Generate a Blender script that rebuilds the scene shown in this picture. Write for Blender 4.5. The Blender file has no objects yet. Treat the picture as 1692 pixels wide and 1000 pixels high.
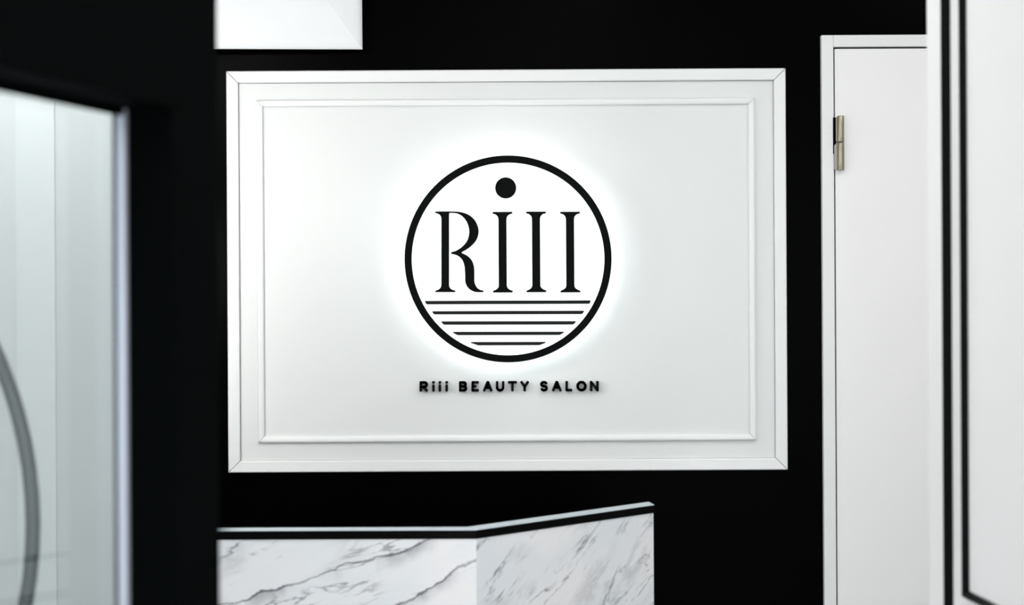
import bpy, bmesh, math
from mathutils import Vector, Matrix
from mathutils.geometry import tessellate_polygon

# ------------------------------------------------------------------ camera
F = 2600.0            # focal length in pixels of the 1692 x 1000 frame
CX, CY = 846.0, 500.0
ROLL = 0.0055         # the photograph leans a third of a degree
CAMY, CAMZ = -4.0, 1.42
sc = bpy.context.scene
cam_d = bpy.data.cameras.new('camera')
cam = bpy.data.objects.new('camera', cam_d)
sc.collection.objects.link(cam)
cam.matrix_world = (Matrix.Translation((0, CAMY, CAMZ)) @ Matrix.Rotation(math.pi / 2, 4, 'X')
                    @ Matrix.Rotation(-ROLL, 4, 'Z'))
cam_d.sensor_width = 36
cam_d.lens = F / 1692 * 36
cam_d.clip_start = 0.02
cam_d.dof.use_dof = True
cam_d.dof.focus_distance = 3.97
cam_d.dof.aperture_fstop = 4.5
sc.camera = cam

# ------------------------------------------------------------------ world and exposure
w = bpy.data.worlds.new('world'); sc.world = w; w.use_nodes = True
w.node_tree.nodes['Background'].inputs['Color'].default_value = (0.9, 0.95, 1, 1)
w.node_tree.nodes['Background'].inputs['Strength'].default_value = 0.05
sc.view_settings.view_transform = 'Standard'
sc.view_settings.look = 'None'
sc.view_settings.gamma = 1
sc.view_settings.use_curve_mapping = False
sc.view_settings.exposure = 0.1
sc.cycles.use_denoising = True
sc.cycles.max_bounces = 8

# unseen area lamp, added as frontal daylight from behind the camera
al = bpy.data.lights.new('shop_window_daylight', 'AREA'); al.shape = 'RECTANGLE'; al.size = 3.0; al.size_y = 2.0
al.energy = 125; al.color = (0.93, 0.97, 1.0)
alo = bpy.data.objects.new('shop_window_daylight', al); sc.collection.objects.link(alo)
alo.location = (0.45, -7.02, 1.45); alo.rotation_euler = (math.pi / 2, 0, 0)

# unseen round ceiling lamps, added to light the room (x, y, strength, radius)
CEIL = 2.7
LAMPS = [(0.25, -1.55, 22, 0.17), (-0.2, -3.6, 46, 0.17),
         (1.45, -1.2, 56, 0.15), (0.6, -5.0, 50, 0.17), (-1.5, -5.0, 40, 0.17), (-2.2, -2.2, 25, 0.15)]
# unseen globe lamps, added to brighten the sign panel and bay (x, y, z, strength)
GLOBES = [(-1.02, -0.70, 1.54, 41), (-0.97, -1.60, 2.20, 54)]

# ------------------------------------------------------------------ helpers
C = sc.collection

def unroll(px, py):
    a, b = px - CX, CY - py
    c, s = math.cos(ROLL), math.sin(ROLL)
    return (a * c + b * s) / F, (-a * s + b * c) / F

def P(px, py, d):
    u, v = unroll(px, py)
    return Vector((u * d, CAMY + d, CAMZ + v * d))

def mat(name, col, rough=0.5, spec=0.5, metal=0.0, bump=None, var=0.0, emit=None):
    m = bpy.data.materials.new(name); m.use_nodes = True
    nt = m.node_tree; b = nt.nodes['Principled BSDF']
    b.inputs['Base Color'].default_value = (*col, 1)
    b.inputs['Roughness'].default_value = rough
    b.inputs['Specular IOR Level'].default_value = spec
    b.inputs['Metallic'].default_value = metal
    tc = nt.nodes.new('ShaderNodeTexCoord')
    if var:
        n = nt.nodes.new('ShaderNodeTexNoise'); n.inputs['Scale'].default_value = 3; n.inputs['Detail'].default_value = 5
        nt.links.new(tc.outputs['Object'], n.inputs['Vector'])
        mx = nt.nodes.new('ShaderNodeMix'); mx.data_type = 'RGBA'
        mx.inputs[6].default_value = (*[c * (1 - var) for c in col], 1)
        mx.inputs[7].default_value = (*[min(1, c * (1 + var)) for c in col], 1)
        nt.links.new(n.outputs['Fac'], mx.inputs[0]); nt.links.new(mx.outputs[2], b.inputs['Base Color'])
    if bump:
        n = nt.nodes.new('ShaderNodeTexNoise'); n.inputs['Scale'].default_value = bump[0]; n.inputs['Detail'].default_value = 4
        nt.links.new(tc.outputs['Object'], n.inputs['Vector'])
        bp = nt.nodes.new('ShaderNodeBump'); bp.inputs['Strength'].default_value = bump[1]; bp.inputs['Distance'].default_value = 0.002
        nt.links.new(n.outputs['Fac'], bp.inputs['Height']); nt.links.new(bp.outputs['Normal'], b.inputs['Normal'])
    if emit:
        b.inputs['Emission Color'].default_value = (*emit[0], 1)
        b.inputs['Emission Strength'].default_value = emit[1]
    return m

M = {
    'black_paint': mat('black_paint', (0.0004, 0.0004, 0.00043), 0.30, 0.013, bump=(400, 0.05)),
    'black_frame': mat('black_frame', (0.0006, 0.0010, 0.0011), 0.75, 0.02, bump=(300, 0.05)),
    'black_gloss': mat('black_gloss', (0.0015, 0.0015, 0.0017), 0.2, 0.035),
    'polished_black': mat('polished_black', (0.44, 0.51, 0.56), 0.24, 1.0, metal=0.5),  # pale metallic tone puts the sign's reflection into the ledge colour
    'black_acrylic': mat('black_acrylic', (0.0025, 0.0032, 0.0033), 0.5, 0.03),
    'grey_acrylic': mat('grey_acrylic', (0.016, 0.017, 0.018), 0.5, 0.03),
    'black_bead': mat('black_bead', (0.0018, 0.0018, 0.002), 0.45, 0.06),
    'white_paint': mat('white_paint', (0.725, 0.735, 0.73), 0.5, 0.3, var=0.01),
    'soft_white': mat('soft_white', (0.72, 0.735, 0.745), 0.6, 0.2),
    'white_board': mat('white_board', (0.66, 0.675, 0.665), 0.55, 0.25, var=0.008),
    'white_door': mat('white_door', (0.79, 0.785, 0.78), 0.5, 0.3, var=0.01),
    'white_wall': mat('white_wall', (0.82, 0.825, 0.825), 0.5, 0.35, bump=(200, 0.05)),
    'pale_wall': mat('pale_wall', (0.53, 0.535, 0.545), 0.5, 0.3),
    'pale_batten': mat('pale_batten', (0.57, 0.577, 0.588), 0.5, 0.3),
    'ceiling': mat('ceiling_white', (0.8, 0.8, 0.8), 0.8, 0.1),
    'floor': mat('floor_grey', (0.42, 0.42, 0.43), 0.3, 0.4, var=0.05),
    'brass': mat('satin_nickel_brass', (0.31, 0.28, 0.20), 0.33, 0.5, metal=0.9, bump=(500, 0.05)),
    'steel': mat('dull_steel', (0.27, 0.26, 0.25), 0.4, 0.5, metal=0.7),
    'hoop': mat('hoop_grey', (0.11, 0.115, 0.12), 0.4, 0.4, metal=0.3),
    'alu': mat('pale_aluminium', (0.42, 0.45, 0.52), 0.35, 0.5, metal=0.3),
    'dark_gap': mat('dark_gap', (0.003, 0.003, 0.003), 0.8, 0.0),
    'lit_acrylic': mat('lit_acrylic', (0.85, 0.87, 0.87), 0.4, 0.3, emit=((0.97, 1.0, 1.0), 0.8)),
    'led': mat('led_strip', (0.9, 0.95, 1), 0.5, 0.1, emit=((0.93, 0.98, 1.0), 8)),
}

def glass_mat():
    m = bpy.data.materials.new('clear_glass'); m.use_nodes = True
    nt = m.node_tree; nt.nodes.clear()
    o = nt.nodes.new('ShaderNodeOutputMaterial'); mx = nt.nodes.new('ShaderNodeMixShader')
    t = nt.nodes.new('ShaderNodeBsdfTransparent'); t.inputs[0].default_value = (0.93, 0.97, 0.965, 1)
    g = nt.nodes.new('ShaderNodeBsdfGlossy'); g.inputs['Roughness'].default_value = 0.02
    lw = nt.nodes.new('ShaderNodeLayerWeight'); lw.inputs['Blend'].default_value = 0.5
    pw = nt.nodes.new('ShaderNodeMath'); pw.operation = 'POWER'; pw.inputs[1].default_value = 4.0
    f = nt.nodes.new('ShaderNodeMath'); f.operation = 'MULTIPLY_ADD'; f.inputs[1].default_value = 0.5; f.inputs[2].default_value = 0.03
    nt.links.new(lw.outputs['Facing'], pw.inputs[0]); nt.links.new(pw.outputs[0], f.inputs[0])
    nt.links.new(f.outputs[0], mx.inputs[0]); nt.links.new(t.outputs[0], mx.inputs[1]); nt.links.new(g.outputs[0], mx.inputs[2])
    nt.links.new(mx.outputs[0], o.inputs[0])
    return m
M['glass'] = glass_mat()

def marble(name, angle, seed, main=None):
    """white marble laminate; veins run along `angle`; main = list of (offset, noise seed, start, end)"""
    m = bpy.data.materials.new(name); m.use_nodes = True
    nt = m.node_tree; b = nt.nodes['Principled BSDF']; N = nt.nodes.new; L = nt.links.new
    b.inputs['Roughness'].default_value = 0.3
    b.inputs['Specular IOR Level'].default_value = 0.4
    tc = N('ShaderNodeTexCoord')
    def mapping(rot, scale, loc):
        r = N('ShaderNodeMapping'); r.inputs['Rotation'].default_value = (0, rot, 0)
        L(tc.outputs['Object'], r.inputs['Vector'])
        s = N('ShaderNodeMapping'); s.inputs['Scale'].default_value = scale; s.inputs['Location'].default_value = loc
        L(r.outputs[0], s.inputs['Vector'])
        return s.outputs[0]
    def noise(vec, scale, detail, rough=0.55, dist=0.0):
        n = N('ShaderNodeTexNoise'); n.inputs['Scale'].default_value = scale; n.inputs['Detail'].default_value = detail
        n.inputs['Roughness'].default_value = rough; n.inputs['Distortion'].default_value = dist
        L(vec, n.inputs['Vector']); return n.outputs['Fac']
    def mth(op, a, bb=None, clamp=False):
        n = N('ShaderNodeMath'); n.operation = op; n.use_clamp = clamp
        for i, q in enumerate((a, bb)):
            if q is None: continue
            if isinstance(q, (int, float)): n.inputs[i].default_value = q
            else: L(q, n.inputs[i])
        return n.outputs[0]
    def ramp(v, lo, hi, a=0.0, bb=1.0):
        n = N('ShaderNodeMapRange'); n.interpolation_type = 'SMOOTHSTEP'
        L(v, n.inputs[0]); n.inputs[1].default_value = lo; n.inputs[2].default_value = hi
        n.inputs[3].default_value = a; n.inputs[4].default_value = bb
        return n.outputs[0]
    total = None
    # several families of broken veins, each the level line of a stretched noise
    for i, (sx, sz, lvl, wd, amp, da) in enumerate([(2.4, 13.0, 0.5, 0.022, 0.80, 0.0), (4.0, 22.0, 0.48, 0.024, 0.60, -0.14), (3.0, 9.0, 0.53, 0.07, 0.22, -0.05)]):
        v = mapping(angle + da, (sx, 1, sz), (seed + i * 3.1, seed * .7, seed * 1.3 + i))
        n = noise(v, 1.0, 6, 0.62, 0.4)
        line = ramp(mth('ABSOLUTE', mth('SUBTRACT', n, lvl)), 0.0, wd, 1.0, 0.0)
        mask = ramp(noise(mapping(angle, (5, 1, 9), (seed * 2 + i, 3, i * 7.7)), 1.0, 2), 0.47, 0.62)
        t = mth('MULTIPLY', mth('MULTIPLY', line, mask), amp)
        total = t if total is None else mth('ADD', total, t)
    for (off, sd, x0, x1, ang) in (main or []):
        sep = N('ShaderNodeSeparateXYZ'); L(mapping(ang, (1, 1, 1), (0, 0, -off)), sep.inputs[0])
        wob = mth('MULTIPLY', mth('SUBTRACT', noise(mapping(ang, (1, 1, 1), (sd, sd, sd)), 9.0, 5, 0.6), 0.5), 0.055)
        dd = mth('ADD', sep.outputs['Z'], wob)
        sharp = ramp(mth('ABSOLUTE', dd), 0.0, 0.0035, 1.0, 0.0)
        below = mth('MULTIPLY', ramp(dd, -0.032, 0.001, 0.0, 1.0), ramp(dd, 0.0, 0.004, 1.0, 0.0))
        wide = mth('MULTIPLY', below, ramp(noise(mapping(ang, (9, 1, 3), (sd * 2, 1, sd)), 1.0, 3), 0.45, 0.62))
        along = mth('MULTIPLY', ramp(sep.outputs['X'], x0, x0 + .05), ramp(sep.outputs['X'], x1 - .08, x1, 1.0, 0.0))
        t = mth('MULTIPLY', mth('ADD', mth('MULTIPLY', sharp, 0.62), mth('MULTIPLY', wide, 0.5)), along)
        total = mth('ADD', total, t)
    cloud = noise(mapping(angle, (3, 1, 6), (seed, 0, 5)), 1.0, 4)
    base = N('ShaderNodeMix'); base.data_type = 'RGBA'
    base.inputs[6].default_value = (0.66, 0.69, 0.71, 1); base.inputs[7].default_value = (0.74, 0.735, 0.74, 1)
    L(ramp(cloud, 0.35, 0.65), base.inputs[0])
    mx = N('ShaderNodeMix'); mx.data_type = 'RGBA'; mx.inputs[7].default_value = (0.06, 0.06, 0.085, 1)
    L(mth('MINIMUM', total, 0.9), mx.inputs[0]); L(base.outputs[2], mx.inputs[6]); L(mx.outputs[2], b.inputs['Base Color'])
    return m

def obj(name, bm, m, parent=None, smooth=False, loc=None):
    bmesh.ops.recalc_face_normals(bm, faces=bm.faces)
    me = bpy.data.meshes.new(name); bm.to_mesh(me); bm.free()
    me.materials.append(M[m] if isinstance(m, str) else m)
    if smooth:
        for p in me.polygons: p.use_smooth = True
    o = bpy.data.objects.new(name, me); C.objects.link(o)
    if parent: o.parent = parent
    if loc is not None: o.location = loc
    return o

def tag(o, label, cat=None, group=None, kind=None):
    o['label'] = label
    if cat: o['category'] = cat
    if group: o['group'] = group
    if kind: o['kind'] = kind
    return o

def thing(name, label, cat=None, loc=(0, 0, 0), kind=None, group=None):
    o = bpy.data.objects.new(name, None); C.objects.link(o); o.location = loc
    o.empty_display_size = 0.1
    return tag(o, label, cat, group, kind)

def box(bm, a, b, bev=0.0):
    x0, y0, z0 = a; x1, y1, z1 = b
    r = bmesh.ops.create_cube(bm, size=1, matrix=Matrix.Translation(((x0 + x1) / 2, (y0 + y1) / 2, (z0 + z1) / 2))
                              @ Matrix.Diagonal((abs(x1 - x0), abs(y1 - y0), abs(z1 - z0), 1)))
    if bev:
        es = list({e for v in r['verts'] for e in v.link_edges})
        bmesh.ops.bevel(bm, geom=es, offset=bev, segments=2, affect='EDGES', profile=0.5)

def B(a, b, bev=0.0):
    bm = bmesh.new(); box(bm, a, b, bev); return bm

def prism_xz(bm, pts, y0, y1):
    """polygon of (x, z) extruded from y0 (front) to y1"""
    f = [bm.verts.new((x, y0, z)) for x, z in pts]
    k = [bm.verts.new((x, y1, z)) for x, z in pts]
    n = len(pts)
    tris = tessellate_polygon([[Vector((x, z, 0)) for x, z in pts]])
    for t in tris:
        bm.faces.new([f[i] for i in t]); bm.faces.new([k[i] for i in reversed(t)])
    for i in range(n):
        bm.faces.new((f[i], k[i], k[(i + 1) % n], f[(i + 1) % n]))

def prism_xy(bm, pts, z0, z1, bev=0.0):
    f = [bm.verts.new((x, y, z0)) for x, y in pts]
    k = [bm.verts.new((x, y, z1)) for x, y in pts]
    n = len(pts)
    bm.faces.new(f[::-1]); bm.faces.new(k)
    for i in range(n):
        bm.faces.new((f[i], f[(i + 1) % n], k[(i + 1) % n], k[i]))
    if bev:
        bmesh.ops.bevel(bm, geom=list(bm.edges), offset=bev, segments=2, affect='EDGES', profile=0.5)

def cyl(bm, c, r, h, axis='Z', seg=32, r2=None):
    rot = {'Z': Matrix.Identity(4), 'Y': Matrix.Rotation(math.pi / 2, 4, 'X'), 'X': Matrix.Rotation(math.pi / 2, 4, 'Y')}[axis]
    return bmesh.ops.create_cone(bm, cap_ends=True, segments=seg, radius1=r, radius2=r if r2 is None else r2, depth=h,
                                 matrix=Matrix.Translation(c) @ rot)

def ring_xz(bm, cx, cz, ro, ri, y0, y1, seg=128):
    loops = []
    for (r, y) in ((ro, y0), (ro, y1), (ri, y1), (ri, y0)):
        loops.append([bm.verts.new((cx + r * math.cos(2 * math.pi * i / seg), y, cz + r * math.sin(2 * math.pi * i / seg))) for i in range(seg)])
    for k in range(4):
        a, b = loops[k], loops[(k + 1) % 4]
        for i in range(seg):
            j = (i + 1) % seg
            bm.faces.new((a[i], a[j], b[j], b[i]))

def mitred_rail(A, Bp, inA, inB, yb, profile, gap=0.0):
    """one moulding length between outer corners A, Bp (x,z) and inner corners inA, inB;
    profile = [(across 0..1, proud)]; yb = y of the wall surface"""
    bm = bmesh.new()
    A, Bp, inA, inB = map(Vector, (A, Bp, inA, inB))
    along = (Bp - A).normalized()
    rows = []
    for (O, I, s) in ((A, inA, 1), (Bp, inB, -1)):
        row = []
        for (t, pr) in profile:
            p = O.lerp(I, t) + along * gap * s
            row.append(bm.verts.new((p.x, yb - pr, p.y)))
        rows.append(row)
    n = len(profile)
    for i in range(n):
        j = (i + 1) % n
        bm.faces.new((rows[0][i], rows[0][j], rows[1][j], rows[1][i]))
    bm.faces.new(rows[0]); bm.faces.new(rows[1][::-1])
    return bm

# ================================================================== THE SETTING
wall_back = tag(obj('wall_back', B((-3.2, 0, 0), (2.6, 0.15, CEIL)), 'black_paint'), 'matte black back wall behind the white sign panel', kind='structure')
floor = tag(obj('floor', B((-3.3, -7.2, -0.1), (2.7, 0.15, 0)), 'floor'), 'smooth grey floor of the salon', kind='structure')
ceiling = tag(obj('ceiling', B((-3.3, -7.2, CEIL), (2.7, 0.15, CEIL + 0.1)), 'ceiling'), 'plain white ceiling of the salon', kind='structure')
wall_front = tag(obj('wall_front', B((-3.3, -7.2, 0), (2.7, -7.05, CEIL)), 'white_wall'), 'white wall at the entrance end of the salon', kind='structure')
wall_east = tag(obj('wall_east', B((2.6, -7.05, 0), (2.7, 0, CEIL)), 'white_wall'), 'white side wall beyond the door passage', kind='structure')
wall_west = tag(obj('wall_west', B((-3.3, -7.05, 0), (-3.2, 0, CEIL)), 'white_wall'), 'white side wall at the far side of the treatment bay', kind='structure')

win2 = thing('window_2', 'wide shop window in the entrance wall', kind='structure', loc=(0.45, -7.05, 0.45))  # unseen window, added to go with the daylight lamp
obj('window_pane', B((-1.5, 0.0, 0.0), (1.5, 0.008, 2.0)), 'pale_wall', win2)
for (a, b) in (((-1.56, 0, -0.06), (1.56, 0.02, -0.001)), ((-1.56, 0, 2.001), (1.56, 0.02, 2.06)), ((-1.56, 0, 0), (-1.501, 0.02, 2.0)), ((1.501, 0, 0), (1.56, 0.02, 2.0))):
    obj('window_frame', B(a, b, 0.002), 'black_bead', win2)

# ---- right-hand white wall with nested black beading
RD = Vector((0.080, -0.9968)).normalized()          # runs towards the camera
uA, _ = unroll(1530, 40)
RA = Vector((uA * 2.3, CAMY + 2.3))
RN = Vector((RD.y, -RD.x))                           # into the room (towards -x)
if RN.x > 0: RN = -RN
RL = 3.2
def right_pt(t, out, z):
    p = RA + RD * t + RN * out
    return Vector((p.x, p.y, z))
def right_t(px):                                     # where the line of sight at horizon height meets the wall
    u, _ = unroll(px, 500)
    # RA.x + RD.x t = u (RA.y + RD.y t - CAMY)
    return (u * (RA.y - CAMY) - RA.x) / (RD.x - u * RD.y)
bm = bmesh.new()
q = [right_pt(0, 0, 0), right_pt(RL, 0, 0), right_pt(RL, -0.12, 0), right_pt(0, -0.12, 0)]
prism_xy(bm, [(p.x, p.y) for p in q], 0, CEIL)
bmesh.ops.bevel(bm, geom=[e for e in bm.edges if abs(e.verts[0].co.z - e.verts[1].co.z) > 1], offset=0.004, segments=3, affect='EDGES', profile=0.5)
wall_right = tag(obj('wall_right', bm, 'white_wall'), 'white wall end in the right foreground carrying black beading', kind='structure')

def bead_rect(name, label, t0, t1, z0, z1, wd, pr):
    root = thing(name, label, kind='structure', loc=right_pt(t0, 0, z0))
    prof = [(math.cos(a), math.sin(a)) for a in [math.pi * i / 8 for i in range(9)]]
    O = [(t0, z0), (t1, z0), (t1, z1), (t0, z1)]
    sg = [(1, 1), (-1, 1), (-1, -1), (1, -1)]
    for i in range(4):
        a, b = i, (i + 1) % 4
        bm = bmesh.new(); rows = []
        for c in (a, b):
            row = []
            for (ca, sa) in prof:
                off = wd * (0.5 - 0.5 * ca)
                row.append(bm.verts.new(right_pt(O[c][0] + sg[c][0] * off, pr * sa - 0.0005, O[c][1] + sg[c][1] * off) - root.location))
            rows.append(row)
        for k in range(8):
            bm.faces.new((rows[0][k], rows[0][k + 1], rows[1][k + 1], rows[1][k]))
        bm.faces.new((rows[0][0], rows[1][0], rows[1][8], rows[0][8]))
        bm.faces.new(rows[0]); bm.faces.new(rows[1][::-1])
        obj('bead', bm, 'black_bead', root, smooth=False)
    return root
tO, tI = right_t(1566), right_t(1594.5)
dI = (RA + RD * tI).y - CAMY
zI = CAMZ + unroll(1596, 988)[1] * dI
bead_rect('trim_1', 'outer thick black bead frame on the white right-hand wall', tO, 1.6, zI - (tI - tO), 2.32, 0.016, 0.0115)
bead_rect('trim_2', 'inner slim black bead frame with its lower corner showing on right-hand wall', tI, 1.6 - (tI - tO), zI, 2.32 - (tI - tO), 0.011, 0.0095)

# ---- left-hand black partition with a window
PD = Vector((0.304, 0.953)).normalized()             # runs away from the camera
PN = Vector((PD.y, -PD.x))                           # faces the camera
uE, _ = unroll(362, 500)
PE = Vector((uE * 1.45, CAMY + 1.45))                # its far end
def left_pt(t, depth, z):                            # t metres back from the end, depth metres behind the face
    p = PE - PD * t - PN * depth
    return Vector((p.x, p.y, z))
def left_hit(px, py, depth):
    u, v = unroll(px, py)
    o = PE - PN * depth
    # (o.x - PD.x t) = u (o.y - PD.y t - CAMY)
    t = (o.x - u * (o.y - CAMY)) / (PD.x - u * PD.y)
    d = o.y - PD.y * t - CAMY
    return t, d, CAMZ + v * d
tJ, _, _ = left_hit(291, 500, 0.0)
GD = 0.045
tG, _, _ = left_hit(222, 500, GD)
_, _, zG = left_hit(195, 176, GD)
zFace = zG
TL = 1.2; ZB = 0.30
def slab(bm, t0, t1, d0, d1, z0, z1, bev=0.0):
    prism_xy(bm, [tuple(left_pt(t, d, 0).xy) for t, d in ((t0, d0), (t1, d0), (t1, d1), (t0, d1))], z0, z1, bev)
root = thing('wall_left', 'black partition wall standing in the left foreground', kind='structure', loc=left_pt(0.5, 0, 0))
def part(name, m, parent, *a, bev=0.0):
    bm = bmesh.new(); slab(bm, *a, bev=bev)
    w0 = parent.location.copy()
    if parent.parent: w0 = w0 + parent.parent.location
    bmesh.ops.translate(bm, verts=bm.verts, vec=-w0)
    return obj(name, bm, m, parent)
part('post', 'black_frame', root, 0, tJ, 0, 0.064, 0, CEIL, bev=0.002)
part('header', 'black_frame', root, tJ, TL, 0, 0.064, zG, CEIL)
part('apron', 'black_frame', root, tJ, TL, 0, 0.064, 0, ZB)
part('post', 'black_frame', root, TL, TL + 0.07, 0, 0.064, 0, CEIL)
win = thing('window_1', 'clear window pane in the black left-hand partition', kind='structure', loc=left_pt(0.5, 0.05, ZB))
part('glass_pane', 'glass', win, tJ, TL, GD + 0.010, GD + 0.016, ZB, zG)
part('glazing_bead', 'alu', win, tJ, tJ + 0.007, GD + 0.002, GD + 0.010, ZB, zG, bev=0.001)  # pale blue tone paints the glint along the pane's edge
part('glazing_bead', 'black_frame', win, tJ + 0.007, TL, GD + 0.002, GD + 0.010, zG - 0.006, zG)
part('glazing_bead', 'black_frame', win, tJ + 0.007, TL, GD, GD + 0.010, ZB, ZB + 0.012)

# ---- pale wall of the side bay seen through that window
yS = CAMY + 2.9
ws = thing('wall_side', 'pale panelled wall seen through the left-hand window', kind='structure', loc=(-1.4, yS, 0))
obj('wall_body', B((-1.8, 0, 0), (0.705, 0.10, 1.95)), 'pale_wall', ws)
xb = unroll(92, 500)[0] * 2.9; wb = unroll(92, 500)[0] * 2.9 - unroll(28, 500)[0] * 2.9
for k in range(-1, 5):
    x1 = xb - k * 0.36
    if x1 > -0.68: continue
    obj('batten', B((x1 - wb + 1.4, -0.0028, 0), (x1 + 1.4, 0, 1.95)), 'pale_batten', ws)

# ---- door at the right end of the black wall
def X(px, py=500, d=4.0): return P(px, py, d).x
def Z(px, py, d=4.0): return P(px, py, d).z
dX0 = X(1359.3, 500, 3.985); dX1 = X(1379, 500, 3.985); lX0 = X(1381.5, 500, 3.985)
dZ1 = Z(1420, 58, 3.985); dZ0 = Z(1420, 77.5, 3.985); lZ1 = Z(1420, 80.5, 3.985)
DW = 0.80
door = thing('door_1', 'white flush door with a white frame in the black wall', kind='structure', loc=(dX0 + 0.4, 0, 0))
def dpart(name, m, a, b, parent=door, bev=0.0):
    o = parent.location if parent.parent is None else parent.parent.location
    return obj(name, B((a[0] - o.x, a[1], a[2]), (b[0] - o.x, b[1], b[2]), bev), m, parent)
jw = dX1 - dX0
dpart('door_jamb', 'white_paint', (dX0, -0.018, 0), (dX1, 0.0, dZ1), bev=0.0012)
dpart('door_head', 'white_paint', (dX1 + .0002, -0.018, dZ0), (lX0 + DW + .004, 0.0, dZ1), bev=0.0012)
dpart('door_jamb', 'white_paint', (lX0 + DW + .0042, -0.018, 0), (lX0 + DW + .004 + jw, 0.0, dZ1), bev=0.0012)
dpart('door_stop', 'dark_gap', (dX1, -0.002, 0.005), (lX0 + DW + .004, 0.0, dZ0))
leaf = dpart('door_leaf', 'white_door', (lX0, -0.015, 0.008), (lX0 + DW, -0.002, lZ1), bev=0.001)
# hinge of two knuckles
hd = 3.975
hx0, hx1 = X(1383.6, 235, hd), X(1394.8, 235, hd)
zt, zm, zb = Z(1389, 191.5, hd), Z(1389, 235.7, hd), Z(1389, 281.5, hd)
hg = thing('hinge', 'satin brass lift-off hinge', loc=(0, 0, 0)); hg.parent = door
del hg['label']
ox = door.location.x
hr = (hx1 - hx0) / 2; hc = (hx0 + hx1) / 2 - ox; hy = -0.015 - hr - 0.001
def knuckle(z0, z1):
    bm = bmesh.new(); r = cyl(bm, (hc, hy, (z0 + z1) / 2), hr, z1 - z0, seg=24)
    es = [e for e in bm.edges if abs(e.verts[0].co.z - e.verts[1].co.z) < 1e-6]
    bmesh.ops.bevel(bm, geom=es, offset=0.0012, segments=2, affect='EDGES', profile=0.5)
    o = obj('knuckle', bm, 'brass', hg)
    for p in o.data.polygons: p.use_smooth = abs(p.normal.z) < 0.5
    return o
knuckle(zm + 0.0009, zt); knuckle(zb, zm - 0.0009)
# lower plate with a rounded shoulder, upper plate thinner; a dark block painted as the shade in the recess
px0 = X(1378.8, 260, hd) - ox
pts = [(hc, zb + 0.002), (px0, zb + 0.002), (px0, zm - 0.010)]
pts += [(px0 + 0.008 * (1 - math.cos(a)), zm - 0.010 + 0.008 * math.sin(a)) for a in [math.pi / 2 * i / 6 for i in range(1, 7)]]
pts += [(hc, zm - 0.002)]
bm = bmesh.new(); prism_xz(bm, pts, hy + 0.002, hy + 0.006); obj('hinge_plate', bm, 'steel', hg)
bm = bmesh.new(); box(bm, (X(1381.5, 210, hd) - ox, hy + 0.002, zm + 0.004), (hc, hy + 0.006, zt - 0.003)); obj('hinge_plate', bm, 'steel', hg)
obj('mortise', B((X(1377.3, 210, hd) - ox, -0.0205, zm - 0.028), (X(1382, 210, hd) - ox, -0.0155, zt - 0.0035)), 'dark_gap', hg)  # dark block painted as the shade beside the hinge

# ================================================================== SIGN PANEL
PF = 0.020                                           # board thickness
dB = 4.0 - PF
oc = [P(373.0, 117.3, 4 - .03), P(1298.3, 112.0, 4 - .03), P(1302.3, 777.2, 4 - .03), P(377.0, 781.6, 4 - .03)]
xl = (oc[0].x + oc[3].x) / 2; xr = (oc[1].x + oc[2].x) / 2
zt_ = (oc[0].z + oc[1].z) / 2; zb_ = (oc[2].z + oc[3].z) / 2
panel = thing('sign_panel', 'large white framed panel on the black wall behind the round logo', 'panel', loc=((xl + xr) / 2, 0, zb_))
po = panel.location
def loc_pt(x, z): return (x - po.x, z - po.z)
ow = 19.8 / 655
obj('board', B((xl + ow + .0009 - po.x, -PF, ow + .0004), (xr - ow - .0009 - po.x, 0, zt_ - zb_ - ow - .0009)), 'white_board', panel)
def frame4(name, m, x0, x1, z0, z1, wd, prof, gap, yb):
    cs = [(x0, z0), (x1, z0), (x1, z1), (x0, z1)]
    ins = [(x0 + wd, z0 + wd), (x1 - wd, z0 + wd), (x1 - wd, z1 - wd), (x0 + wd, z1 - wd)]
    for i in range(4):
        j = (i + 1) % 4
        obj(name, mitred_rail(loc_pt(*cs[i]), loc_pt(*cs[j]), loc_pt(*ins[i]), loc_pt(*ins[j]), yb, prof, gap), m, panel)
outer_prof = [(0, 0.0), (0, 0.026), (0.06, 0.031), (0.12, 0.032), (0.90, 0.030), (0.98, 0.0285), (1.0, 0.026), (1.0, 0.0)]
frame4('outer_moulding', 'white_paint', xl, xr, zb_, zt_, ow, outer_prof, 0.0008, 0)
ixl = (P(422, 165, 3.97).x + P(426.5, 731, 3.97).x) / 2; ixr = (P(1247, 161.5, 3.97).x + P(1250.5, 728, 3.97).x) / 2
izt = (P(422, 165, 3.97).z + P(1247, 161.5, 3.97).z) / 2; izb = (P(426.5, 732, 3.97).z + P(1250.5, 728.5, 3.97).z) / 2
inner_prof = [(0, -0.001), (0, 0.006), (0.12, 0.009), (0.3, 0.0102), (0.6, 0.0098), (0.9, 0.008), (1.0, 0.006), (1.0, -0.001)]
frame4('inner_moulding', 'white_paint', ixl, ixr, izb, izt, 10.5 / 655, inner_prof, 0.0007, -PF)

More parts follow.
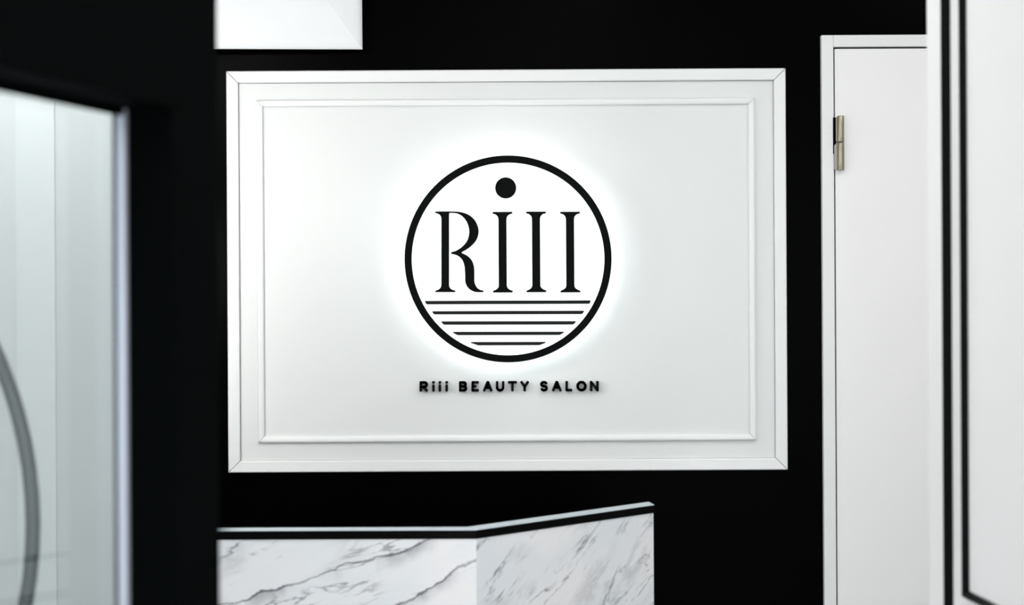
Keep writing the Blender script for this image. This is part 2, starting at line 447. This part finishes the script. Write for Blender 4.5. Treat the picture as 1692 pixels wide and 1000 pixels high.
# ================================================================== ROUND LOGO
dF = 3.915                                            # depth of the logo face
yF = CAMY + dF
lc = P(839.5, 428, dF)
logo = thing('logo_sign', 'round backlit logo sign with black ring on the white panel', 'sign', loc=(lc.x, 0, lc.z))
def lp(px, py, d=dF):
    p = P(px, py, d); return (p.x - lc.x, p.z - lc.z)
k = dF / F
bm = bmesh.new(); cyl(bm, (0, yF + 0.009, 0), 165 * k, 0.010, 'Y', 128)
o = obj('light_disc', bm, 'lit_acrylic', logo); o['label'] = 'glowing white acrylic disc'
bm = bmesh.new(); ring_xz(bm, 0, 0, 171 * k, 159.3 * k, yF - 0.002, yF + 0.015)
obj('ring', bm, 'black_acrylic', logo)
bm = bmesh.new(); ring_xz(bm, 0, 0, 161 * k, 150 * k, yF + 0.016, yF + 0.022)
o = obj('led_strip', bm, 'led', logo); o['label'] = 'white light strip behind the ring'
for i in range(4):
    a = math.pi / 4 + i * math.pi / 2
    bm = bmesh.new(); cyl(bm, (0.16 * math.cos(a), (yF + 0.014 - PF) / 2, 0.16 * math.sin(a)), 0.008, -PF - yF - 0.014, 'Y', 12)
    obj('standoff', bm, 'white_paint', logo)

YL0, YL1 = yF - 0.003, yF + 0.0045
def logo_poly(name, pts):
    bm = bmesh.new(); prism_xz(bm, [lp(*p) for p in pts], YL0, YL1)
    return obj(name, bm, 'grey_acrylic' if name == 'wave_bar' else 'black_acrylic', logo)
def smooth_closed(pts, sharp=(), n=4):
    """Catmull-Rom through the points"""
    out = []; N = len(pts)
    for i in range(N):
        p0, p1, p2, p3 = (Vector(pts[(i + j) % N]) for j in (-1, 0, 1, 2))
        if (p2 - p1).length > 60:
            out.append(tuple(p1)); continue
        if (p1 - p0).length > 60: p0 = p1 - (p1 - p0).normalized() * (p2 - p1).length
        if (p3 - p2).length > 60: p3 = p2 + (p3 - p2).normalized() * (p2 - p1).length
        for s in range(n):
            t = s / n
            q = 0.5 * ((2 * p1) + (p2 - p0) * t + (2 * p0 - 5 * p1 + 4 * p2 - p3) * t * t + (3 * p1 - p0 - 3 * p2 + p3) * t ** 3)
            out.append(tuple(q))
    return out
Rp = [(84, 322), (90, 316), (160, 315), (235, 316), (290, 323), (340, 342), (382, 378), (406, 425), (413, 465), (406, 508), (386, 545), (352, 580),
      (315, 606), (285, 625), (320, 643), (350, 668), (370, 700), (379, 735), (381, 770), (381, 840), (388, 865), (402, 888), (422, 903),
      (445, 909), (450, 916), (445, 922), (400, 922), (375, 917), (345, 900), (322, 872), (312, 840), (311, 780), (306, 725), (292, 683),
      (265, 654), (235, 640), (212, 636), (205, 628), (212, 620), (235, 614), (272, 594), (310, 560), (333, 520), (342, 475), (337, 430),
      (318, 385), (286, 349), (250, 331), (215, 327), (197, 327), (191, 333), (191, 870), (197, 888), (212, 902), (235, 909), (240, 916), (235, 922),
      (90, 922), (86, 916), (92, 909), (112, 902), (127, 888), (133, 870), (133, 370), (127, 350), (112, 335), (92, 328)]
rp = smooth_closed(Rp)
logo_poly('letter_r', [(700 + x / 4.544, 280 + y / 4.544) for x, y in rp])
Ip = [(-76, 7), (-70, 0), (70, 0), (76, 7), (70, 14), (52, 19), (35, 36), (30, 59), (30, 551), (35, 569), (52, 584), (70, 591), (76, 599), (70, 606),
      (-70, 606), (-76, 599), (-70, 591), (-53, 584), (-36, 569), (-31, 551), (-31, 59), (-36, 36), (-53, 19), (-70, 14)]
ipn = smooth_closed(Ip)
for (cx, cy) in ((830.6, 350.2), (886.0, 349.7), (942.2, 350.0)):
    c, s = math.cos(ROLL), math.sin(ROLL)
    pts = []
    for x, y in ipn:
        x, y = x / 4.544, y / 4.544
        pts.append((cx - 66 * s * 0 + x * c + (y - 66) * s, cy - x * s + y * c))
    logo_poly('letter_i', pts)
logo_poly('letter_dot', [(835.6 + 17.4 * math.cos(2 * math.pi * i / 64), 310.6 + 17.4 * math.sin(2 * math.pi * i / 64)) for i in range(64)])
for (a, b, c2, d2, l0, l1, r0, r1) in ((66, 82, 1562, 1548, 94, 126, 89, 121), (131, 150, 1502, 1483, 187, 217, 182, 214),
                                       (212, 237, 1428, 1405, 279, 310, 277, 308), (316, 358, 1321, 1284, 373, 404, 372, 402),
                                       (477, 540, 1158, 1103, 465, 496, 464, 494)):
    pts = [(a + 6, l0), (c2 - 5, r0), (c2, r0 + 6), (c2 * .9 + d2 * .1, r0 + 10), (d2 + 3, r1 - 3), (d2 - 4, r1), (b + 4, l1), (b - 3, l1 - 3), (a * .9 + b * .1, l0 + 10), (a, l0 + 6)]
    logo_poly('wave_bar', [(690 + x / 5.458, 480 + y / 5.458) for x, y in pts])

# ================================================================== RAISED LETTERING
T = 4.15
dT = 4.0 - PF - 0.014
def arc(cx, cy, rx, ry, a0, a1, n=10):
    return [(cx + rx * math.cos(math.radians(a0 + (a1 - a0) * i / n)), cy + ry * math.sin(math.radians(a0 + (a1 - a0) * i / n))) for i in range(n + 1)]
def strokes(ch, w, h):
    t = T / 2; x0, x1, y0, y1 = t, w - t, t, h - t; m = (y0 + y1) / 2   # y grows downwards
    if ch == 'R':
        rb = (m + .8 - y0) / 2
        return [[(x0, y0), (x0, y1)], [(x0, y0), (x1 - rb, y0)] + arc(x1 - rb, y0 + rb, rb, rb, -90, 90) + [(x0, m + .8)], [(x0 + 3.6, m + .8), (x1 + .2, y1)]]
    if ch == 'i':
        return [[(w / 2 - .1, 7.4), (w / 2 + .1, y1)], [(w / 2 - .25, y0 - .1), (w / 2 + .25, y0 - .1)]]
    if ch == 'B':
        ra, rb = (m - y0) / 2, (y1 - m) / 2
        return [[(x0, y0), (x0, y1)], [(x0, y0), (x1 - ra - .6, y0)] + arc(x1 - ra - .6, y0 + ra, ra, ra, -90, 90) + [(x0, m)],
                [(x0, m)] + [(x1 - rb, m)] + arc(x1 - rb, m + rb, rb, rb, -90, 90) + [(x0, y1)]]
    if ch == 'E': return [[(x1, y0), (x0, y0), (x0, y1), (x1, y1)], [(x0, m), (x1 - 4, m)]]
    if ch == 'A': return [[(x0 - .3, y1), (w / 2 - .5, y0), (w / 2 + .5, y0), (x1 + .3, y1)], [(w / 2 - 3, m + 2.2), (w / 2 + 3, m + 2.2)], [(w / 2, y0), (w / 2, m + 1)]]
    if ch == 'U':
        r = (x1 - x0) / 2
        return [[(x0, y0)] + [(x0, y1 - r)] + arc(w / 2, y1 - r, r, r, 180, 0) + [(x1, y0)]]
    if ch == 'T': return [[(x0 - 1, y0), (x1 + 1, y0)], [(w / 2, y0), (w / 2, y1)]]
    if ch == 'Y': return [[(x0, y0), (w / 2, m + .8), (x1, y0)], [(w / 2, m + .8), (w / 2, y1)]]
    if ch == 'S':
        ra = (m - y0) / 2; rx = (x1 - x0) / 2
        return [arc(w / 2, y0 + ra, rx, ra, -35, -270, 14) + arc(w / 2, m + ra, rx, ra, -90, 145, 14)]
    if ch == 'L': return [[(x0, y0), (x0, y1), (x1, y1)]]
    if ch == 'O': return [arc(w / 2, h / 2, (x1 - x0) / 2, (y1 - y0) / 2, 0, 360, 32)]
    if ch == 'N': return [[(x0, y1), (x0, y0), (x1, y1), (x1, y0)]]
    return []
def capsule(bm, a, b, ox, oy, root, round_=0.6):
    a, b = Vector(a), Vector(b); L_ = (b - a)
    if L_.length < 1e-6: return
    u = L_.normalized(); n = Vector((-u.y, u.x)); r = T / 2
    pts = []
    for (c, sgn) in ((b, 1), (a, -1)):
        for i in range(7):
            th = -math.pi / 2 + math.pi * i / 6
            # squarish rounded end
            cx_, sy_ = math.cos(th), math.sin(th)
            k_ = (abs(cx_) ** 4 + abs(sy_) ** 4) ** -0.25
            pts.append(c + u * sgn * r * 0.92 * cx_ * k_ + n * sgn * r * sy_ * k_)
    q = []
    for p in pts:
        w_ = P(ox + p.x, oy + p.y, dT); q.append((w_.x - root.location.x, w_.z - root.location.z))
    prism_xz(bm, q, CAMY + dT, -PF)
tc_ = P(841, 648, dT)
name_sign = thing('salon_lettering', 'row of small raised black letters reading the salon name under the logo', 'lettering', loc=(tc_.x, 0, tc_.z))
word = [('R', 693.2, 706.8), ('i', 714.0, 718.0), ('i', 724.7, 728.7), ('i', 735.9, 739.9), ('B', 758.3, 771.8), ('E', 779, 791.3), ('A', 798.3, 813.4),
        ('U', 819.3, 833.4), ('T', 840.2, 853.4), ('Y', 859.8, 874.1), ('S', 892.5, 905.3), ('A', 912.5, 927.8), ('L', 934.4, 945.8), ('O', 952.6, 969.5), ('N', 974.9, 989.5)]
for ch, a, b in word:
    bm = bmesh.new(); oy = 630.3 - (a - 693) * 0.0022; h = 17.3
    for st in strokes(ch, b - a, h):
        for p, q_ in zip(st[:-1], st[1:]): capsule(bm, p, q_, a, oy, name_sign)
    obj('letter', bm, 'black_bead', name_sign)

# ================================================================== WHITE PUFFED PANEL ABOVE
# hangs with its top leaning out from the wall and turned a little
bw, bh = 0.86, 0.50
wb_root = thing('wall_cushion_panel', 'white bevelled panel leaning from the black wall above the sign, cut by the top edge', 'panel')
corner = P(598.3, 80.6, 3.955)
bm = bmesh.new()
rows = []
prof = [(0.0, 0.0), (0.0, 0.010), (0.012, 0.0125), (0.03, 0.0148), (0.06, 0.0172), (0.12, 0.0205), (0.25, 0.0255), (0.5, 0.033), (0.75, 0.039), (1.0, 0.044)]
hx, hz = 0.18, 0.245
for (s, pr) in prof:
    x0, x1, z0, z1 = -bw + hx * s, -hx * s, hz * s, bh - hz * s
    rows.append([bm.verts.new((x, -pr, z)) for x, z in ((x0, z0), (x1, z0), (x1, z1), (x0, z1))])
for a, b in zip(rows[:-1], rows[1:]):
    for i in range(4):
        j = (i + 1) % 4; bm.faces.new((a[i], a[j], b[j], b[i]))
bm.faces.new(rows[0][::-1]); bm.faces.new(rows[-1])
pan = obj('puffed_face', bm, 'soft_white', wb_root)
wb_root.location = corner + Vector((0, 0.012, 0))
wb_root.rotation_euler = (math.radians(4.0), 0, math.radians(3.0))
obj('bracket', B((-bw * .5 - .05, 0.0, bh * .55), (-bw * .5 + .05, 0.085, bh * .75)), 'dark_gap', wb_root)

# ================================================================== RECEPTION COUNTER
zc = 1.014
def on_top(px, py):
    u, v = unroll(px, py); d = (zc - CAMZ) / v
    return Vector((u * d, CAMY + d))
cB = on_top(787, 876.2); cR = on_top(1081.5, 834.6)
cL = Vector((-0.66, cB.y + 0.006))
hC = 0.0158
counter = thing('reception_counter', 'marble-faced reception counter with an angled front and black ledge', 'counter', loc=(cB.x, cB.y, 0))
co = Vector((cB.x, cB.y))
tw = 0.042
d1 = (cB - cL).normalized(); d2 = (cR - cB).normalized()
n1 = Vector((-d1.y, d1.x)); n2 = Vector((-d2.y, d2.x))
def back_line(off):
    bis = (n1 + n2).normalized(); kk = off / bis.dot(n1)
    return cL + n1 * off, cB + bis * kk
bl, bb = back_line(tw)
# the free end is cut askew
u_, v_ = unroll(1064.5, 829.8)
end_dir = Vector((-0.13, 0.991)).normalized()
s_ = tw / end_dir.dot(n2)
br = cR + end_dir * s_
bm = bmesh.new(); prism_xy(bm, [tuple(p - co) for p in (cL, cB, cR, br, bb, bl)], zc - hC, zc - 0.0006, 0.0006)
o = obj('ledge', bm, 'black_gloss', counter)
bm = bmesh.new(); prism_xy(bm, [tuple(p - co) for p in (cL, cB, cR, br, bb, bl)], zc - 0.0006, zc, 0.0002)  # thin sheet added to brighten the ledge's reflection
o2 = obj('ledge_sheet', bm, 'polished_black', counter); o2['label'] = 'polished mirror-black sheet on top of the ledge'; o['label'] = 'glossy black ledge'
M['marble_a'] = marble('marble_front', math.radians(27), 2.3,
                       main=[(-0.153, 1.7, 0.02, 0.53, math.radians(17)), (-0.328, 4.2, 0.26, 0.62, math.radians(30))])
M['marble_b'] = marble('marble_angled', math.radians(40), 7.9)
def front_panel(A, Bq, m):
    L_ = (Bq - A).length; ang = math.atan2((Bq - A).y, (Bq - A).x)
    o = obj('front_panel', B((0.0003, 0, -(zc - hC)), (L_ - 0.0003, 0.018, 0)), m, counter, loc=(A.x - co.x, A.y - co.y, zc - hC))
    o.rotation_euler = (0, 0, ang)
    return o
ins = 0.0015
front_panel(cL + n1 * ins, cB + n1 * ins, 'marble_a')
front_panel(cB + n2 * ins + d2 * 0.0006, cR + n2 * ins - d2 * 0.0015, 'marble_b')
# core behind the panels and the lower desk behind
bl2, bb2 = back_line(0.0215)
bl3, bb3 = back_line(tw - 0.004)
r2 = cR + n2 * 0.0215 + end_dir * 0.0 - d2 * 0.012; r3 = br - d2 * 0.006 - n2 * 0.004
bm = bmesh.new(); prism_xy(bm, [tuple(p - co) for p in (bl2, bb2, r2, r3, bb3, bl3)], 0, zc - hC - 0.0005)
obj('core', bm, 'black_paint', counter)
bm = bmesh.new(); prism_xy(bm, [tuple(p - co) for p in (bl3 + n1 * .002, bb3 + n1 * .003, Vector((bb3.x + .16, bb3.y + .25)), Vector((bl3.x, bb3.y + .36)))], 0.70, 0.73)
obj('desk_top', bm, 'white_board', counter)
bm = bmesh.new(); box(bm, (bl3.x - co.x + .004, bb3.y - co.y + .05, 0), (bl3.x - co.x + .026, bb3.y - co.y + .32, 0.699)); obj('desk_leg', bm, 'white_board', counter)

# ================================================================== HOOP STAND BEHIND THE WINDOW
hd_ = 1.78
ax = P(54.5, 865, hd_); rr = 700 * hd_ / F
hc_ = Vector((ax.x - rr, ax.y, ax.z))
hoop = thing('hoop_stand', 'large round grey hoop on a stand seen through the left window', 'hoop', loc=(hc_.x, hc_.y, 0))
bm = bmesh.new(); seg, ts = 96, 12; tr = 12.5 * hd_ / F
vs = [[bm.verts.new(((rr + tr * math.cos(2 * math.pi * j / ts)) * math.cos(2 * math.pi * i / seg), tr * math.sin(2 * math.pi * j / ts),
                     hc_.z + (rr + tr * math.cos(2 * math.pi * j / ts)) * math.sin(2 * math.pi * i / seg))) for j in range(ts)] for i in range(seg)]
for i in range(seg):
    for j in range(ts):
        bm.faces.new((vs[i][j], vs[(i + 1) % seg][j], vs[(i + 1) % seg][(j + 1) % ts], vs[i][(j + 1) % ts]))
obj('ring', bm, 'hoop', hoop, smooth=True)
bm = bmesh.new(); cyl(bm, (0, 0, (hc_.z - rr) / 2), 0.012, hc_.z - rr, seg=16); obj('post', bm, 'hoop', hoop)
bm = bmesh.new(); cyl(bm, (0, 0, 0.01), 0.17, 0.02, seg=48); bmesh.ops.bevel(bm, geom=[e for e in bm.edges if e.verts[0].co.z > .015 and e.verts[1].co.z > .015], offset=.006, segments=2, affect='EDGES'); obj('base', bm, 'hoop', hoop)

# ================================================================== ADDED LAMPS OUT OF VIEW
where = ['above the front of the counter', 'above the middle of the passage', 'before the white door',
         'near the entrance on the right', 'near the entrance on the left', 'deep inside the treatment bay']
for i, (x, y, z, st) in enumerate(GLOBES):
    t = thing('pendant_lamp', ['white globe pendant lamp by the black wall left of the sign', 'white globe pendant lamp hanging inside the left-hand bay'][i], 'lamp', loc=(x, y, CEIL), group='globe pendants')
    em = mat('globe_opal_%d' % i, (0.9, 0.9, 0.9), 0.4, 0.2, emit=((1.0, 0.99, 0.97), st))
    bm = bmesh.new(); bmesh.ops.create_uvsphere(bm, u_segments=32, v_segments=16, radius=0.10, matrix=Matrix.Translation((0, 0, z - CEIL)))
    obj('globe', bm, em, t, smooth=True)
    bm = bmesh.new(); cyl(bm, (0, 0, (z - CEIL) / 2 + 0.055), 0.004, CEIL - z - 0.11, seg=10); obj('cord', bm, 'black_bead', t)
    bm = bmesh.new(); cyl(bm, (0, 0, z - CEIL + 0.105), 0.028, 0.03, seg=24); obj('socket', bm, 'black_bead', t)
    bm = bmesh.new(); cyl(bm, (0, 0, -0.0105), 0.05, 0.021, seg=32); obj('ceiling_rose', bm, 'black_bead', t)
for i, (x, y, s, r) in enumerate(LAMPS):
    t = thing('ceiling_lamp', 'round recessed ceiling lamp ' + where[i], 'lamp', loc=(x, y, CEIL), group='ceiling lamps')
    em = mat('lamp_diffuser_%d' % i, (0.9, 0.9, 0.9), 0.5, 0.1, emit=((1.0, 0.99, 0.97), s))
    bm = bmesh.new(); cyl(bm, (0, 0, -0.006), r, 0.008, seg=32); obj('diffuser', bm, em, t)
    bm = bmesh.new(); ring = []
    for (rad, z) in ((r + .002, 0), (r + .018, 0), (r + .018, -.006), (r + .002, -.014)):
        ring.append([bm.verts.new((rad * math.cos(2 * math.pi * a / 32), rad * math.sin(2 * math.pi * a / 32), z)) for a in range(32)])
    for q1, q2 in zip(ring, ring[1:] + ring[:1]):
        for a in range(32): bm.faces.new((q1[a], q1[(a + 1) % 32], q2[(a + 1) % 32], q2[a]))
    obj('bezel', bm, 'white_paint', t)
